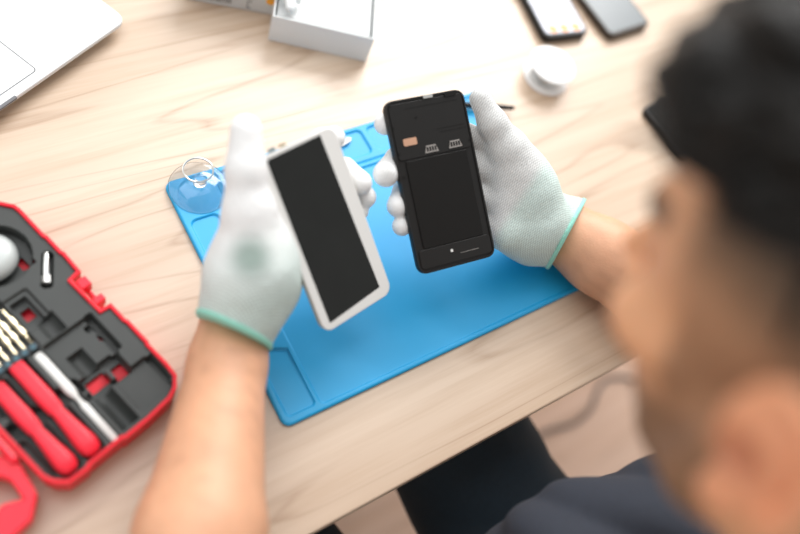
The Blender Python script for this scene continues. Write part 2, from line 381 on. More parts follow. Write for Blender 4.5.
def make_mat():
    st = .8; W, H = 368., 252.
    nx, ny = int(W / st) + 1, int(H / st) + 1
    X, Y = np.meshgrid(np.linspace(0, W, nx), np.linspace(0, H, ny), indexing='ij')
    z, d = mat_height(X, Y)
    # pull points outside the rounded outline onto it
    Cx = np.clip(X, 8, W - 8); Cy = np.clip(Y, 8, H - 8); vx, vy = X - Cx, Y - Cy; l = np.hypot(vx, vy); k = np.where(d > 0, 8 / np.maximum(l, 1e-6), 1.)
    X2, Y2 = Cx + vx * k, Cy + vy * k
    z = z - 1.4 * sst(-1.4, 0, d)
    top = np.stack([X2, Y2, z], -1).reshape(-1, 3) / 1000
    idx = np.arange(nx * ny).reshape(nx, ny)
    F = np.stack([idx[:-1, :-1], idx[1:, :-1], idx[1:, 1:], idx[:-1, 1:]], -1).reshape(-1, 4)
    ring = np.concatenate([idx[:, 0], idx[-1, 1:], idx[-2::-1, -1], idx[0, -2:0:-1]])
    bot = top[ring].copy(); bot[:, 2] = 0.0002
    nb = len(ring); o = nx * ny
    sk = [[ring[(i + 1) % nb], ring[i], o + i, o + (i + 1) % nb] for i in range(nb)]
    me = bpy.data.meshes.new('mat'); me.from_pydata(np.concatenate([top, bot]).tolist(), [], F.tolist() + sk + [list(range(o + nb - 1, o - 1, -1))])
    o_ = link('work_mat', me, M['silicone']); o_.location = (-.006, -.005, DZ)
    me.set_sharp_from_angle(angle=.9)
    return o_
tag(make_mat(), 'bright blue silicone repair mat with moulded trays lying on the desk', 'mat')

# ================================================================== PHONES IN THE HANDS
def frame(R3, c):
    m = Matrix.Identity(4)
    for i in range(3):
        for j in range(3): m[i][j] = R3[i][j]
        m[i][3] = c[i]
    return m
WR = rot(.1308, .6196, .0679); WC = np.array([.0692, .1054, .1078 + DZ])
BR = rot(-.1102, .4851, -.0786); BC = np.array([.1846, .1126, .1086 + DZ])
def plane_pt(px, py, R3, c, z):
    n = R3[:, 2]; d = ray(px, py); o = c + n * z; return CAM + d * (((o - CAM) @ n) / (d @ n))
WL = lambda px, py, z: plane_pt(px, py, WR, WC, z)
BL = lambda px, py, z: plane_pt(px, py, BR, BC, z)

wp = empty('smartphone', M4=frame(WR, WC)); tag(wp, 'white-framed phone screen with dark glass held in the left glove', 'phone')
w, l = .0745, .150
bm = B(); prism(bm, rrect(w, l, .009), -.0022, 0); obj('front_frame', bm, M['white_plastic'], wp, smooth=True, bevel=.0008)
bm = B(); prism(bm, rrect(w - .001, l - .001, .009), -.0075, -.0022); obj('back_shell', bm, M['ivory_edge'], wp, smooth=True, bevel=.0012)
sq = []
for p in ((379.5, 287), (320, 135), (266, 160.5), (330, 323)):
    v = (plane_pt(*p, WR, WC, 0) - WC) @ WR; sq.append((float(v[0]), float(v[1])))
print('screen', sq)
bm = B(); prism(bm, sq, -.0005, .0002); obj('screen', bm, M['screen'], wp, bevel=.0001)
for i, (x, m_) in enumerate(((-.02, 'teal'), (-.010, 'gold'))):
    boxo('connector', x - .003, x + .003, l / 2 - .001, l / 2 + .0022, -.006, -.004, M[m_], wp)

bp_ = empty('smartphone', M4=frame(BR, BC)); tag(bp_, 'black phone with its back cover off, held in the right glove', 'phone')
w, l = .0755, .150
bm = B(); prism(bm, rrect(w, l, .0085), -.008, -.001); obj('body', bm, M['black_plastic'], bp_, smooth=True, bevel=.0015)
# inner tray with raised lip
bm = B()
o_ = rrect(w - .001, l - .001, .008); i_ = rrect(w - .0042, l - .0042, .0065)
a = [bm.verts.new((x, y, -.001)) for x, y in o_]; b = [bm.verts.new((x, y, .0002)) for x, y in o_]; c = [bm.verts.new((x, y, .0002)) for x, y in i_]; d = [bm.verts.new((x, y, -.001)) for x, y in i_]; n = len(a)
for i in range(n):
    j = (i + 1) % n
    bm.faces.new([a[i], a[j], b[j], b[i]]); bm.faces.new([b[i], b[j], c[j], c[i]]); bm.faces.new([c[i], c[j], d[j], d[i]])
obj('rim', bm, M['black_plastic'], bp_, smooth=True)
# upper cover, battery bay walls and battery
bm = B(); prism(bm, rrect(w - .006, .0475, .003, cy=.0478), -.001, .0003); obj('upper_panel', bm, M['black_plastic'], bp_, smooth=True, bevel=.0003)
bm = B(); prism(bm, rrect(w - .006, .0165, .003, cy=-.0625), -.001, .0002); obj('lower_panel', bm, M['black_plastic'], bp_, smooth=True, bevel=.0003)
bm = B(); prism(bm, rrect(.0585, .0765, .0015, cy=-.0155), -.001, .0003); obj('battery', bm, M['black_dark'], bp_, smooth=True, bevel=.0004)
bm = B(); prism(bm, rrect(.0026, .0026, .0012, n=3, cx=-.004, cy=-.0605), .0002, .0005); obj('dot_sticker', bm, M['white_plastic'], bp_)
bm = B(); prism(bm, rrect(.0125, .0062, .0012, cx=-.0215, cy=.0385), .0003, .0007); obj('copper_contact', bm, M['copper'], bp_)
for cx in (-.0035, .0195):
    t = bm = B(); prism(bm, [(cx - .0065, .0262), (cx + .0065, .0262), (cx + .0045, .0325), (cx - .0045, .0325)], .0003, .0009)
    s = obj('card_slot', bm, M['slotmetal'], bp_)
    bm = B()
    for k in range(4): box(bm, cx - .0045 + k * .0025, cx - .0030 + k * .0025, .0275, .0312, .0009, .0012)
    obj('slot_contacts', bm, M['black_plastic'], s)
bm = B(); prism(bm, rrect(.009, .0028, .0008, cx=.003, cy=.0733), -.001, .001); obj('port_shield', bm, M['silver'], bp_)
bm = B(); prism(bm, rrect(.011, .003, .0008, cx=.024, cy=.0715), .0, .0012); obj('flash_window', bm, M['black_dark'], bp_)
for (x, y) in ((-.0335, .0705), (-.034, .052), (-.0335, .030), (-.0338, .010), (.034, .03), (-.0115, .0575)):
    bm = B(); lathe(bm, [(.0011, 0), (.0011, .0005), (.0005, .0005)], 14, (x, y, .0002)); obj('screw', bm, M['black_dark'], bp_)
for (y0, x0, x1) in ((.066, -.02, .03), (.0445, .005, .032), (.0415, .008, .033)):
    boxo('panel_seam', x0, x1, y0, y0 + .0004, .0003, .0005, M['black_dark'], bp_)
boxo('panel_seam', .004, .022, -.0645, -.0641, .0002, .0004, M['slotmetal'], bp_)

# ================================================================== PERSON
HR = rot(-.02, -.4746, .0869); HC = np.array([.1150, -.1513, .404 + DZ])
hp = lambda x, y, z: HC + HR @ np.array([x, y, z], float)
W3 = lambda x, y, z: np.array([x, y, z + DZ])
person = empty('person', (.12, -.42, 0))
tag(person, 'dark-haired bearded person in navy shirt and knit gloves holding two phones over the desk', 'person')
def child(name, me, m):
    o = link(name, me, m, None); o.parent = person; o.matrix_parent_inverse = Matrix.Translation((-.12, .42, 0)); return o

LW = W3(-.022, .074, .047); LE = W3(-.168, -.148, .088); LS = W3(-.065, -.37, .16)
RW = W3(.3235, .043, .041); RE = W3(.447, -.185, .055); RS = W3(.31, -.36, .15)
NB = W3(.12, -.335, .25)
def head(S):
    S.ell(hp(0, -.014, .042), (.075, .098, .088), HR, .01)
    S.ell(hp(0, .032, .028), (.066, .060, .070), HR, .02)
    S.ell(hp(0, .036, -.034), (.056, .048, .062), HR, .02)
    for s in (-1, 1):
        S.cone(hp(s * .052, .0, -.03), hp(s * .048, .012, -.058), .018, .016, .015)
        S.cone(hp(s * .048, .012, -.060), hp(s * .018, .052, -.084), .015, .013, .015)
        S.ell(hp(s * .046, .058, -.010), (.022, .027, .018), HR, .014)
    S.ell(hp(0, .056, -.087), (.021, .017, .016), HR, .012)
    S.cone(hp(-.034, .083, .038), hp(.034, .083, .038), .011, .011, .012)
    for s in (-1, 1):
        S.ell(hp(s * .032, .100, .020), (.019, .016, .012), HR, .012, 's')
        S.ell(hp(s * .031, .079, .020), (.013, .0125, .012), HR, .003)
    S.cone(hp(0, .090, .024), hp(0, .112, -.014), .007, .0105, .010)
    for s in (-1, 1): S.ell(hp(s * .011, .100, -.020), (.008, .010, .007), HR, .005)
    S.ell(hp(0, .082, -.045), (.022, .011, .006), HR, .006)
    S.ell(hp(0, .079, -.056), (.019, .011, .007), HR, .005)
    S.cone(hp(-.022, .092, -.0505), hp(.022, .092, -.0505), .0018, .0018, .003, 's')
    for s in (-1, 1):   # ears: bowl with a rolled rim and lobe
        S.ell(hp(s * .080, -.018, .001), (.010, .019, .031), HR @ rot(s * -.35, -.12, 0), .006)
        rim = [hp(s * (.0835 + .005 * math.sin(t * .5)), -.021 + .0185 * math.cos(t), .003 + .030 * math.sin(t)) for t in np.linspace(-.2, 4.2, 12)]
        S.chain(rim, [.0042] * 12, .003)
        S.ell(hp(s * .080, -.009, -.030), (.007, .010, .010), HR, .006)
        S.ell(hp(s * .0925, -.012, -.003), (.013, .009, .013), HR, .004, 's')
    S.cone(hp(0, -.03, -.03), NB, .060, .064, .03)
S = Solid(W3(-.25, -.5, -.32), W3(.56, .13, .57), .003)
S.F[:] = .05
head(S)
S.cone(NB + [0, 0, -.01], LS + [.03, 0, 0], .055, .05, .04); S.cone(NB + [0, 0, -.01], RS - [.03, 0, 0], .055, .05, .04)
S.ell(W3(.13, -.33, .07), (.155, .105, .16), None, .05); S.ell(W3(.13, -.385, -.10), (.145, .105, .17), None, .05)
S.chain([LS, .5 * LS + .5 * LE, LE], [.052, .047, .042], .02)
S.chain([RS, .5 * RS + .5 * RE, RE], [.052, .047, .041], .02)
lf = LE * .6 + LW * .4; S.chain([LE, lf, LW * .9 + LE * .1, LW + (LW - LE) * .08], [.041, .0435, .029, .0275], .012)
rf = RE * .62 + RW * .38; S.chain([RE, rf, RW * .85 + RE * .15, RW + (RW - RE) * .08], [.043, .046, .0365, .030], .012)
me, V = S.mesh('body')
q = (V - HC) @ HR; ax = np.abs(q[:, 0])
Cs = np.tile(np.array([.68, .36, .215]), (len(V), 1))
ish = sst(-.16, -.12, q[:, 2]) * (q[:, 1] > -.14) * (np.linalg.norm(q, axis=1) < .2)
skf = np.array([.78, .40, .215]); Cs = Cs * (1 - ish[:, None]) + skf * ish[:, None]
# stubble: fade round the sides and back, sideburn, beard, brows
nz = vnoise(V, 160, 3) * .5
side = sst(-.022, .062, q[:, 2] + np.clip(-q[:, 1], -.03, .08) * .3 + nz * .004) * sst(.066, .040, q[:, 1] + nz * .004)
back = sst(-.02, -.06, q[:, 1]) * sst(-.07, -.01, q[:, 2])
burn = sst(.028, .020, np.abs(q[:, 1] - .018)) * sst(-.055, -.03, q[:, 2]) * sst(.055, .04, q[:, 2]) * .55
jawl = -.012 - .55 * np.clip(q[:, 1] - .02, 0, .06)
beard = sst(jawl + .004, jawl - .022, q[:, 2]) * sst(-.012, .004, q[:, 1]) * sst(-.125, -.105, q[:, 2]) * .72
mous = sst(.03, .024, ax) * sst(-.045, -.04, q[:, 2]) * sst(-.022, -.03, q[:, 2]) * sst(.08, .09, q[:, 1]) * .6
ear_m = sst(.078, .081, ax)
dens = np.clip(np.maximum.reduce([side * .92, back * .9, burn, beard, mous]), 0, 1) * ish * (1 - ear_m)
brow = sst(.007, .004, np.abs(q[:, 2] - .041 + .12 * (ax - .03) ** 1)) * sst(.012, .016, ax) * sst(.055, .05, ax) * (q[:, 1] > .06)
dens = np.maximum(dens, brow * .9 * ish)
hairc = np.array([.030, .024, .014])
Cs = Cs * (1 - dens[:, None]) + hairc * dens[:, None]
lips = sst(.024, .018, ax) * sst(.014, .009, np.abs(q[:, 2] + .051)) * (q[:, 1] > .078) * ish
Cs = Cs * (1 - .5 * lips[:, None]) + np.array([.5, .16, .13]) * .5 * lips[:, None]
earc = (ear_m * ish)[:, None]; concha_shade = (sst(.016, .008, np.hypot(q[:, 1] + .012, q[:, 2] + .003)) * ish * (ax > .06))[:, None]; Cs = Cs * (1 - .5 * earc) + np.array([.90, .36, .20]) * .5 * earc; Cs = Cs * (1 - .5 * concha_shade) + np.array([.35, .10, .05]) * .5 * concha_shade  # warmer ear tint; the shadow in the ear hollow is painted into the skin colour
# arm hair and flush
an = np.clip(vnoise(V, 400, 8) * .9, 0, 1)[:, None] * (1 - ish)[:, None] * .14
Cs = Cs * (1 - an) + np.array([.2, .09, .05]) * an
vcol(me, 'Col', Cs); body = child('body', me, M['skin'])

# hair: a tousled cap with tufts
S = Solid(HC - [.16, .16, .13], HC + [.16, .24, .22], .0024)
S.ell(hp(0, -.006, .062), (.076, .098, .088), HR, .01)
S.ell(hp(0, .040, .092), (.064, .060, .044), HR, .02); S.ell(hp(.002, .066, .104), (.066, .040, .038), HR, .02); S.ell(hp(-.010, .076, .088), (.054, .028, .022), HR, .02)
G = S.grid(); qg = (G - HC) @ HR
S.F += (vnoise(G, 85, 1) * .0065 + vnoise(G, 210, 2) * .0035).astype(np.float32)
cut = .078 - .12 * np.clip(-qg[..., 1], 0, .1) - qg[..., 2]
cut2 = qg[..., 1] - (.084 + 1.8 * np.clip(qg[..., 2] - .072, 0, .05))
S.F = np.maximum(S.F, np.maximum(cut, cut2)).astype(np.float32)
rng = np.random.default_rng(5)
for i in range(420):
    th = rng.uniform(0, 6.283); u = rng.uniform(.0, 1)
    n = np.array([math.cos(th) * math.sqrt(1 - u * u), math.sin(th) * math.sqrt(1 - u * u), u])
    p = np.array([0, .005, .062]) + n * np.array([.074, .094, .088])
    if p[2] < .066: continue
    tng = np.cross(n, rng.normal(size=3)); dr = n * .35 + np.array([rng.uniform(-.3, .3), .8, 0]) + tng * .35; dr /= np.linalg.norm(dr)
    L_ = rng.uniform(.014, .036); S.cone(hp(*(p - n * .004)), hp(*(p + dr * L_)), .0046, .0012, .003)
for i in range(60):    # fringe over the forehead
    x = rng.uniform(-.066, .060); y = .078 - 8. * x * x * .9
    p = np.array([x, y, .092 + rng.uniform(-.01, .01)]); S.cone(hp(*p), hp(x + rng.uniform(-.012, .012), y + rng.uniform(.010, .030), p[2] - rng.uniform(-.010, .022)), .0065, .0012, .004)
me, V = S.mesh('hair'); child('hair', me, M['hair'])

# shirt
def offset_plane_cut(S, p, n, inside=True):
    G = S.grid(); d = (G - p) @ n; S.F = np.maximum(S.F, d if inside else -d).astype(np.float32)
S = Solid(W3(-.30, -.56, -.30), W3(.52, -.08, .34), .0042)
S.cone(NB + [0, 0, -.03], LS + [.02, 0, .0], .066, .064, .05); S.cone(NB + [0, 0, -.03], RS - [.02, 0, 0], .066, .064, .05)
S.ell(W3(.12, -.352, .08), (.172, .122, .17), None, .05); S.ell(W3(.13, -.375, -.09), (.165, .128, .20), None, .05)
S.ell(W3(.16, -.245, .040), (.130, .090, .098), None, .04); S.ell(W3(.235, -.255, .085), (.085, .075, .070), None, .04)
S.chain([LS, LS * .35 + LE * .65], [.066, .060], .03)
S.chain([RS, RS * .35 + RE * .65], [.068, .064], .03)
G = S.grid()
fold = vnoise(G * np.array([1, .5, 1.]), 42, 11) * .006 + np.abs(vnoise(G @ np.array([[1, .4, 0], [.2, 1, .5], [0, .6, .5]]), 60, 12)) * -.007
S.F += fold.astype(np.float32)
nd = (hp(0, -.03, -.03) - NB); nd /= np.linalg.norm(nd)
dn = np.linalg.norm(G - NB - ((G - NB) @ nd)[..., None] * nd, axis=-1) - .064
S.F = np.maximum(S.F, -np.maximum(dn, -((G - NB) @ nd) - .05)).astype(np.float32)
del G, fold, dn
me, V = S.mesh('shirt'); shirt = child('shirt', me, M['denim'])
# collar: standing band opened to two points
S = Solid(NB - [.13, .13, .08], NB + [.13, .16, .08], .002)
G = S.grid(); t = (G - NB) @ nd; rv = G - NB - t[..., None] * nd; rr = np.linalg.norm(rv, axis=-1)
lean = .076 + .10 * (t + .02); S.F = (np.maximum(np.maximum(np.abs(rr - lean) - .0022, np.abs(t - .002) - .019), 0) + np.minimum(np.maximum(np.abs(rr - lean) - .0022, np.abs(t - .002) - .019), 0)).astype(np.float32)
ang = np.arctan2(rv[..., 0], rv[..., 1]); S.F = np.maximum(S.F, (.09 - np.abs(ang)) * .07).astype(np.float32)
me, V = S.mesh('collar'); c_ = link('collar', me, M['denim']); c_.parent = shirt

# trousers, shoes
S = Solid(W3(-.15, -.62, -.75), W3(.50, .22, -.10), .005)
HL, HRt = W3(.05, -.42, -.215), W3(.22, -.42, -.215)
KL, KR = W3(-.035, -.03, -.205), W3(.215, -.02, -.185)
AL, AR = W3(.02, .06, -.66), W3(.27, .07, -.66)
S.ell(W3(.135, -.45, -.20), (.165, .13, .115), None, .03)
for h_, k_, a_ in ((HL, KL, AL), (HRt, KR, AR)):
    S.chain([h_, k_], [.088, .084 if k_ is KR else .066], .04); S.chain([k_, a_], [.066, .050], .03)
G = S.grid(); S.F += (np.abs(vnoise(G, 45, 21)) * -.006).astype(np.float32); del G
me, V = S.mesh('trousers'); child('trousers', me, M['blackdenim'])
for a_ in (AL, AR):
    S = Solid(a_ + [-.07, -.1, -.095], a_ + [.07, .22, .04], .004)
    S.cone(a_ + [0, -.01, -.04], a_ + [0, .15, -.058], .042, .036, .02); S.cone(a_ + [0, 0, .0], a_ + [0, 0, -.04], .04, .04, .02)
    G = S.grid(); S.F = np.maximum(S.F, (DZ * 0 + .004) - G[..., 2]).astype(np.float32)
    me, V = S.mesh('shoe'); child('shoe', me, M['shoe'])
# stool beneath
st = empty('stool', (.135, -.45, 0)); tag(st, 'round black stool under the seated person', 'stool')
bm = B(); lathe(bm, [(.02, .405), (.17, .405), (.185, .42), (.18, .445), (.1, .452), (.0001, .452)]); obj('seat', bm, M['seatblack'], st, smooth=True)
bm = B(); lathe(bm, [(.025, .03), (.025, .405)], 24); obj('pole', bm, M['steel'], st, smooth=True)
bm = B(); lathe(bm, [(.18, 0), (.18, .01), (.03, .035)], 40); obj('base', bm, M['steel'], st, smooth=True)

# ------------------------------------------------------------------ gloves
def glove(name, build, wrist, elbow, tips_from, lo, hi, mint_len, stain=None, hemtilt=.8, roll=0.):
    S = Solid(lo, hi, .0013); build(S)
    ax_ = (elbow - wrist) / np.linalg.norm(elbow - wrist)
    vd = wrist - CAM; vd /= np.linalg.norm(vd); pn = ax_ - vd * (ax_ @ vd) * hemtilt; pn /= np.linalg.norm(pn); pn = pn * math.cos(roll) + np.cross(vd, pn) * math.sin(roll)
    G = S.grid(); dpl = (G - wrist) @ pn
    full = S.F.copy()
    S.F = np.maximum(full, dpl - .0).astype(np.float32)
    me, V = S.mesh(name)
    t = -((V - wrist) @ ax_)                       # distance into the hand from the hem
    coat = tips_from(V, t)
    mint = sst(mint_len + .006, mint_len - .006, t)
    base = np.array([.70, .71, .70]); white = np.array([.87, .875, .87]); mn = np.array([.62, .74, .70])
    Cg = base * (1 - mint[:, None]) + mn * mint[:, None]; Cg = Cg * (1 - coat[:, None]) + white * coat[:, None]
    if stain is not None:
        (sx_, sy_), r, amt = stain; vv = (V - CAM) @ RC.T; pd = np.hypot(400 + FPX * vv[:, 0] / vv[:, 2] - sx_, 267 + FPX * vv[:, 1] / vv[:, 2] - sy_)
        near = np.where(pd < 4)[0]; p = V[near[np.argmin(vv[near, 2])]]; ds = np.linalg.norm(V - p, axis=1); k = (sst(r, r * .15, ds) * amt)[:, None]; Cg = Cg * (1 - k) + np.array([.24, .33, .29]) * k
    vcol(me, 'Col', Cg); vfl(me, 'Knit', 1 - coat)
    s1 = np.cross(ax_, [0, 0, 1]); s1 /= np.linalg.norm(s1); s2 = np.cross(ax_, s1)
    u = (V - wrist) @ s1; v = (V - wrist) @ s2
    vvec(me, 'Loc', np.stack([t, np.arctan2(v, u + 1e-9) * .030, v], 1))
    g = child(name, me, M['glove'])
    S.F = np.maximum(full - .0012, np.abs(dpl + .0016) - .0020).astype(np.float32)
    me, V = S.mesh('cuff_hem'); h = link('cuff_hem', me, M['hem']); h.parent = g
    return g
def left_build(S):
    hw = LW + (LE - LW) / np.linalg.norm(LE - LW) * .015
    up = WR[:, 2]
    imcp = WL(268, 196, -.030); pmcp = WL(289, 255, -.032); mid = WL(279, 225, -.034)
    heel = WL(272, 285, -.026)
    S.cone(hw, WL(243, 292, -.02), .0305, .0285, .02)
    S.cone(WL(249, 300, -.024), WL(256, 262, -.022), .029, .027, .02)
    S.cone(WL(250, 272, -.02), imcp, .027, .016, .02); S.cone(heel, pmcp, .021, .015, .02); S.cone(WL(258, 272, -.025), mid, .024, .016, .02)
    S.cone(WL(250, 262, -.012), WL(250, 212, -.004), .0265, .0185, .02)
    S.chain([WL(248, 212, -.004), WL(246, 170, .001), WL(246, 131, .002)], [.018, .0137, .0112], .010); S.cone(WL(246, 166, .001), WL(246, 131, .002), .0147, .0118, .0004)
    F = [((imcp), WL(300, 158, -.024), WL(322, 141, -.022), WL(334, 138, -.018)),
         ((mid * .4 + imcp * .6), WL(312, 193, -.030), WL(344, 170, -.024), WL(360, 183, -.010)),
         ((mid * .4 + pmcp * .6), WL(318, 214, -.034), WL(350, 190, -.030), WL(365, 197, -.018)),
         ((pmcp), WL(322, 240, -.034), WL(346, 208, -.030), WL(359, 211, -.022))]
    for (a, b, c, d), r in zip(F, (.0098, .0105, .010, .0085)):
        S.cone(a, b, r * 1.25, r * 1.08, .010); S.cone(b, c, r * 1.05, r, .003); S.cone(c, d, r, r * .98, .003)
def left_coat(V, t):
    z = (V - WC) @ WR[:, 2]; x = (V - WC) @ WR[:, 0]; y = (V - WC) @ WR[:, 1]
    return np.maximum(sst(-.01, .0, x), sst(-.03, .045, y) * 1.)
left_coat_v = lambda V, t: np.clip(np.maximum(left_coat(V, t), .45 * sst(.05, .08, t)), 0, 1)
glove('knit_glove', left_build, LW, LE, left_coat_v, np.array([-.08, -.0, .70]), np.array([.15, .24, .93]), .050, ((254, 256), .024, .85), roll=.30)
def right_build(S):
    hw = RW + (RE - RW) / np.linalg.norm(RE - RW) * .015
    imcp = BL(503, 150, -.022); pmcp = BL(505, 232, -.022)
    i1 = BL(505, 176, -.024); m1 = BL(505, 204, -.024)
    cA = BL(530, 220, -.030)
    S.cone(hw, RW, .0335, .0335, .02); S.cone(RW, BL(538, 226, -.043), .033, .0265, .02)
    S.cone(BL(538, 214, -.04), BL(522, 180, -.022), .0265, .024, .02); S.cone(BL(530, 240, -.042), pmcp, .024, .018, .02)
    S.cone(cA, i1, .026, .018, .02); S.cone(cA, m1, .026, .018, .02); S.cone(BL(525, 190, -.025), imcp, .022, .014, .02)
    S.cone(BL(528, 188, -.018), BL(508, 148, -.008), .021, .0165, .02)
    S.chain([BL(508, 148, -.008), BL(493, 124, -.004), BL(480, 99, -.003)], [.0155, .0122, .0096], .008)
    F = [(imcp, BL(488, 143, -.022), BL(430, 118, -.024), BL(385, 124, -.016)),
         (i1, BL(460, 160, -.030), BL(398, 160, -.026), BL(386, 174, -.010)),
         (m1, BL(460, 192, -.032), BL(404, 192, -.028), BL(398, 206, -.012)),
         (pmcp, BL(465, 222, -.032), BL(408, 220, -.027), BL(402, 226, -.014))]
    for (a, b, c, d), r in zip(F, (.0098, .0116, .0102, .0090)):
        S.cone(a, b, r * 1.2, r * 1.08, .006); S.cone(b, c, r * 1.05, r, .003); S.cone(c, d, r, r * .98, .003)
def right_coat(V, t):
    x = (V - BC) @ BR[:, 0]; y = (V - BC) @ BR[:, 1]; z = (V - BC) @ BR[:, 2]
    return np.clip(np.maximum(sst(.046, .038, x), 0), 0, 1) * sst(.005, -.004, z + .0 * x) * 1. * (x < .05)
glove('knit_glove', right_build, RW, RE, lambda V, t: np.clip(right_coat(V, t), 0, 1), np.array([.08, .0, .70]), np.array([.40, .26, .93]), .058, roll=-.10)

# ================================================================== SUCTION CUP
c0 = onz(199, 188, .004)
cup = empty('suction_cup', (c0[0], c0[1], DZ + .0045)); tag(cup, 'clear plastic suction cup with a wire pull ring on the blue mat corner', 'suction cup')
bm = B(); lathe(bm, [(.0001, .0078), (.0055, .0075), (.012, .0064), (.019, .0040), (.0255, .0003), (.0272, .0000), (.0276, .0006), (.026, .0014), (.0195, .0052), (.012, .0078), (.006, .0092), (.0055, .0115), (.0062, .0150), (.0045, .0175), (.0001, .018)], 56)
obj('cup_body', bm, M['clear'], cup, smooth=True)
bm = B(); pr = []
rc = Vector((.001, .0075, .0185)); e1 = Vector((.95, -.31, 0)).normalized(); e2 = Vector((.3, .95, .25)).normalized()
for i in range(40):
    a = 2 * math.pi * i / 40; pr.append(rc + e1 * math.cos(a) * .0135 + e2 * math.sin(a) * .0115)
tube(bm, pr, .0008, 8, True); obj('pull_ring', bm, M['silver'], cup, smooth=True)

# ================================================================== BLACK TWEEZERS / PEN behind the right thumb
p0 = onz(514, 108, .008); p1 = onz(498, 107, .008); dr = (p1 - p0); dr /= np.linalg.norm(dr)
pen = empty('screwdriver', (p0[0], p0[1], DZ + .008)); tag(pen, 'thin black screwdriver lying across the far edge of the blue mat behind the black phone', 'screwdriver')
pt = [Vector(dr * t) for t in (0, .003, .012, .03, .085, .088)]; bm = B(); tube(bm, pt, [.0018, .0026, .0028, .0034, .0036, .002], 14); obj('handle', bm, M['black_plastic'], pen, smooth=True)
bm = B(); tube(bm, [Vector(dr * .088), Vector(dr * .115)], .0012, 10); obj('shaft', bm, M['silver'], pen, smooth=True)
# small white pick beside fingertip
pk = onz(345, 141, .006); bm = B(); prism(bm, [(-.009, -.001), (-.004, -.0035), (.006, -.003), (.009, .0), (.005, .003), (-.004, .003)], 0, .0015)
o = obj('opening_pick', bm, M['white_plastic'], bevel=.0004); o.location = (pk[0], pk[1], DZ + .0045); o.rotation_euler = (0, 0, .2)
tag(o, 'small white plastic opening pick on the blue mat beside the white phone corner', 'pick')

# ================================================================== SPOOL
sc_ = onz(545, 77, 0)
sp = empty('wire_spool', (sc_[0], sc_[1], DZ)); tag(sp, 'white plastic spool of wire standing on the desk near two phones', 'spool')
bm = B(); lathe(bm, [(.0270, 0), (.0280, .0007), (.0280, .0018), (.0270, .0026), (.0125, .0026)], 56); obj('lower_flange', bm, M['spool'], sp, smooth=True)
bm = B(); lathe(bm, [(.0125, .0200), (.0270, .0200), (.0280, .0206), (.0280, .0219), (.0270, .0226), (.006, .0226), (.0055, .0220), (.0001, .0220)], 56); obj('upper_flange', bm, M['spool'], sp, smooth=True)
bm = B(); pf = [(.0125, .0026)]
for i in range(18): z = .003 + i * .0009; pf += [(.0185, z), (.0190, z + .00045)]
pf.append((.0125, .0200)); lathe(bm, pf, 40); obj('wound_wire', bm, M['wire'], sp, smooth=True)

# ================================================================== PHONES ON THE DESK
def desk_phone(label, ca, cb, w, l, th, body_m, scr_m, icons=False, group=None):
    a = np.array(ca); b = np.array(cb); ang = math.atan2(b[1] - a[1], b[0] - a[0])
    r = empty('smartphone', (a[0], a[1], DZ), ang); tag(r, label, 'phone')
    bm = B(); prism(bm, rrect(w, l, .009, cx=w / 2, cy=l / 2), 0, th); obj('body', bm, body_m, r, smooth=True, bevel=.0018, seg=3)
    bm = B(); prism(bm, rrect(w - .007, l - .010, .006, cx=w / 2, cy=l / 2), th, th + .0004); s = obj('screen', bm, scr_m, r, smooth=True)
    if icons:
        for k in range(3):
            bm = B(); lathe(bm, [(.0062, 0), (.006, .0003), (.0001, .0003)], 20, (.016 + k * .0168, .0118, th + .0004)); obj('app_icon', bm, M['orange2'], s)
    bm = B(); prism(bm, rrect(.012, .0014, .0006, cx=w / 2, cy=l - .0035), th, th + .0003); obj('earpiece', bm, M['darkline'], r)
    return r
desk_phone('desk phone with a pale screen and orange icons, directly behind the spool', onz(546, 38, .011)[:2], onz(592, 33, .011)[:2], .0655, .14, .011, M['black_plastic'], M['wallpaper'], True)
desk_phone('desk phone with a screen painted as a grey reflection, right of the pale-screened phone', onz(611, 37, .010)[:2], onz(655, 23, .010)[:2], .074, .15, .010, M['browncase'], M['reflscreen'])
a = onz(643, 108, .008); r = desk_phone('dark phone on the desk mostly hidden behind the black hair', (a[0], a[1]), (a[0] + .010, a[1] - .082), .082, .15, .009, M['black_plastic'], M['screen'])

# ================================================================== LAPTOP
lc = onz(127, 19, .016)
fd = np.array([-.901, -.434]); la = math.atan2(-fd[1], -fd[0])    # local +x points to the right corner
lp = empty('laptop', (lc[0], lc[1], DZ), la); tag(lp, 'silver laptop whose front corner and trackpad lie at the left back of the desk', 'laptop')
bm = B(); prism(bm, rrect(.28, .185, .02, cx=-.155, cy=.1075), .0035, .011); obj('underside', bm, M['laptop'], lp, smooth=True, bevel=.003)
bm = B(); prism(bm, rrect(.31, .215, .011, cx=-.155, cy=.1075), .0105, .0155); obj('base', bm, M['laptop'], lp, smooth=True, bevel=.0012, seg=3)
bm = B(); prism(bm, rrect(.1018, .0718, .0042, cx=-.155, cy=.0453), .0150, .01555); obj('trackpad_gap', bm, M['darkline'], lp)
bm = B(); prism(bm, rrect(.0998, .0698, .0035, cx=-.155, cy=.0453), .0150, .01562); obj('trackpad', bm, M['trackpad'], lp)
bm = B(); prism(bm, rrect(.275, .104, .003, cx=-.155, cy=.146), .0150, .0156); kb = obj('keyboard', bm, M['keys'], lp)
bm = B()
for rr_ in range(5):
    for k in range(14): box(bm, -.289 + k * .0193, -.289 + k * .0193 + .0165, .097 + rr_ * .0197, .097 + rr_ * .0197 + .0167, .0156, .0166)
obj('keys', bm, M['keys'], kb)
bm = B(); prism(bm, rrect(.034, .003, .001, cx=-.155, cy=.0004), .0135, .0157); obj('lid_notch', bm, M['darkline'], lp)
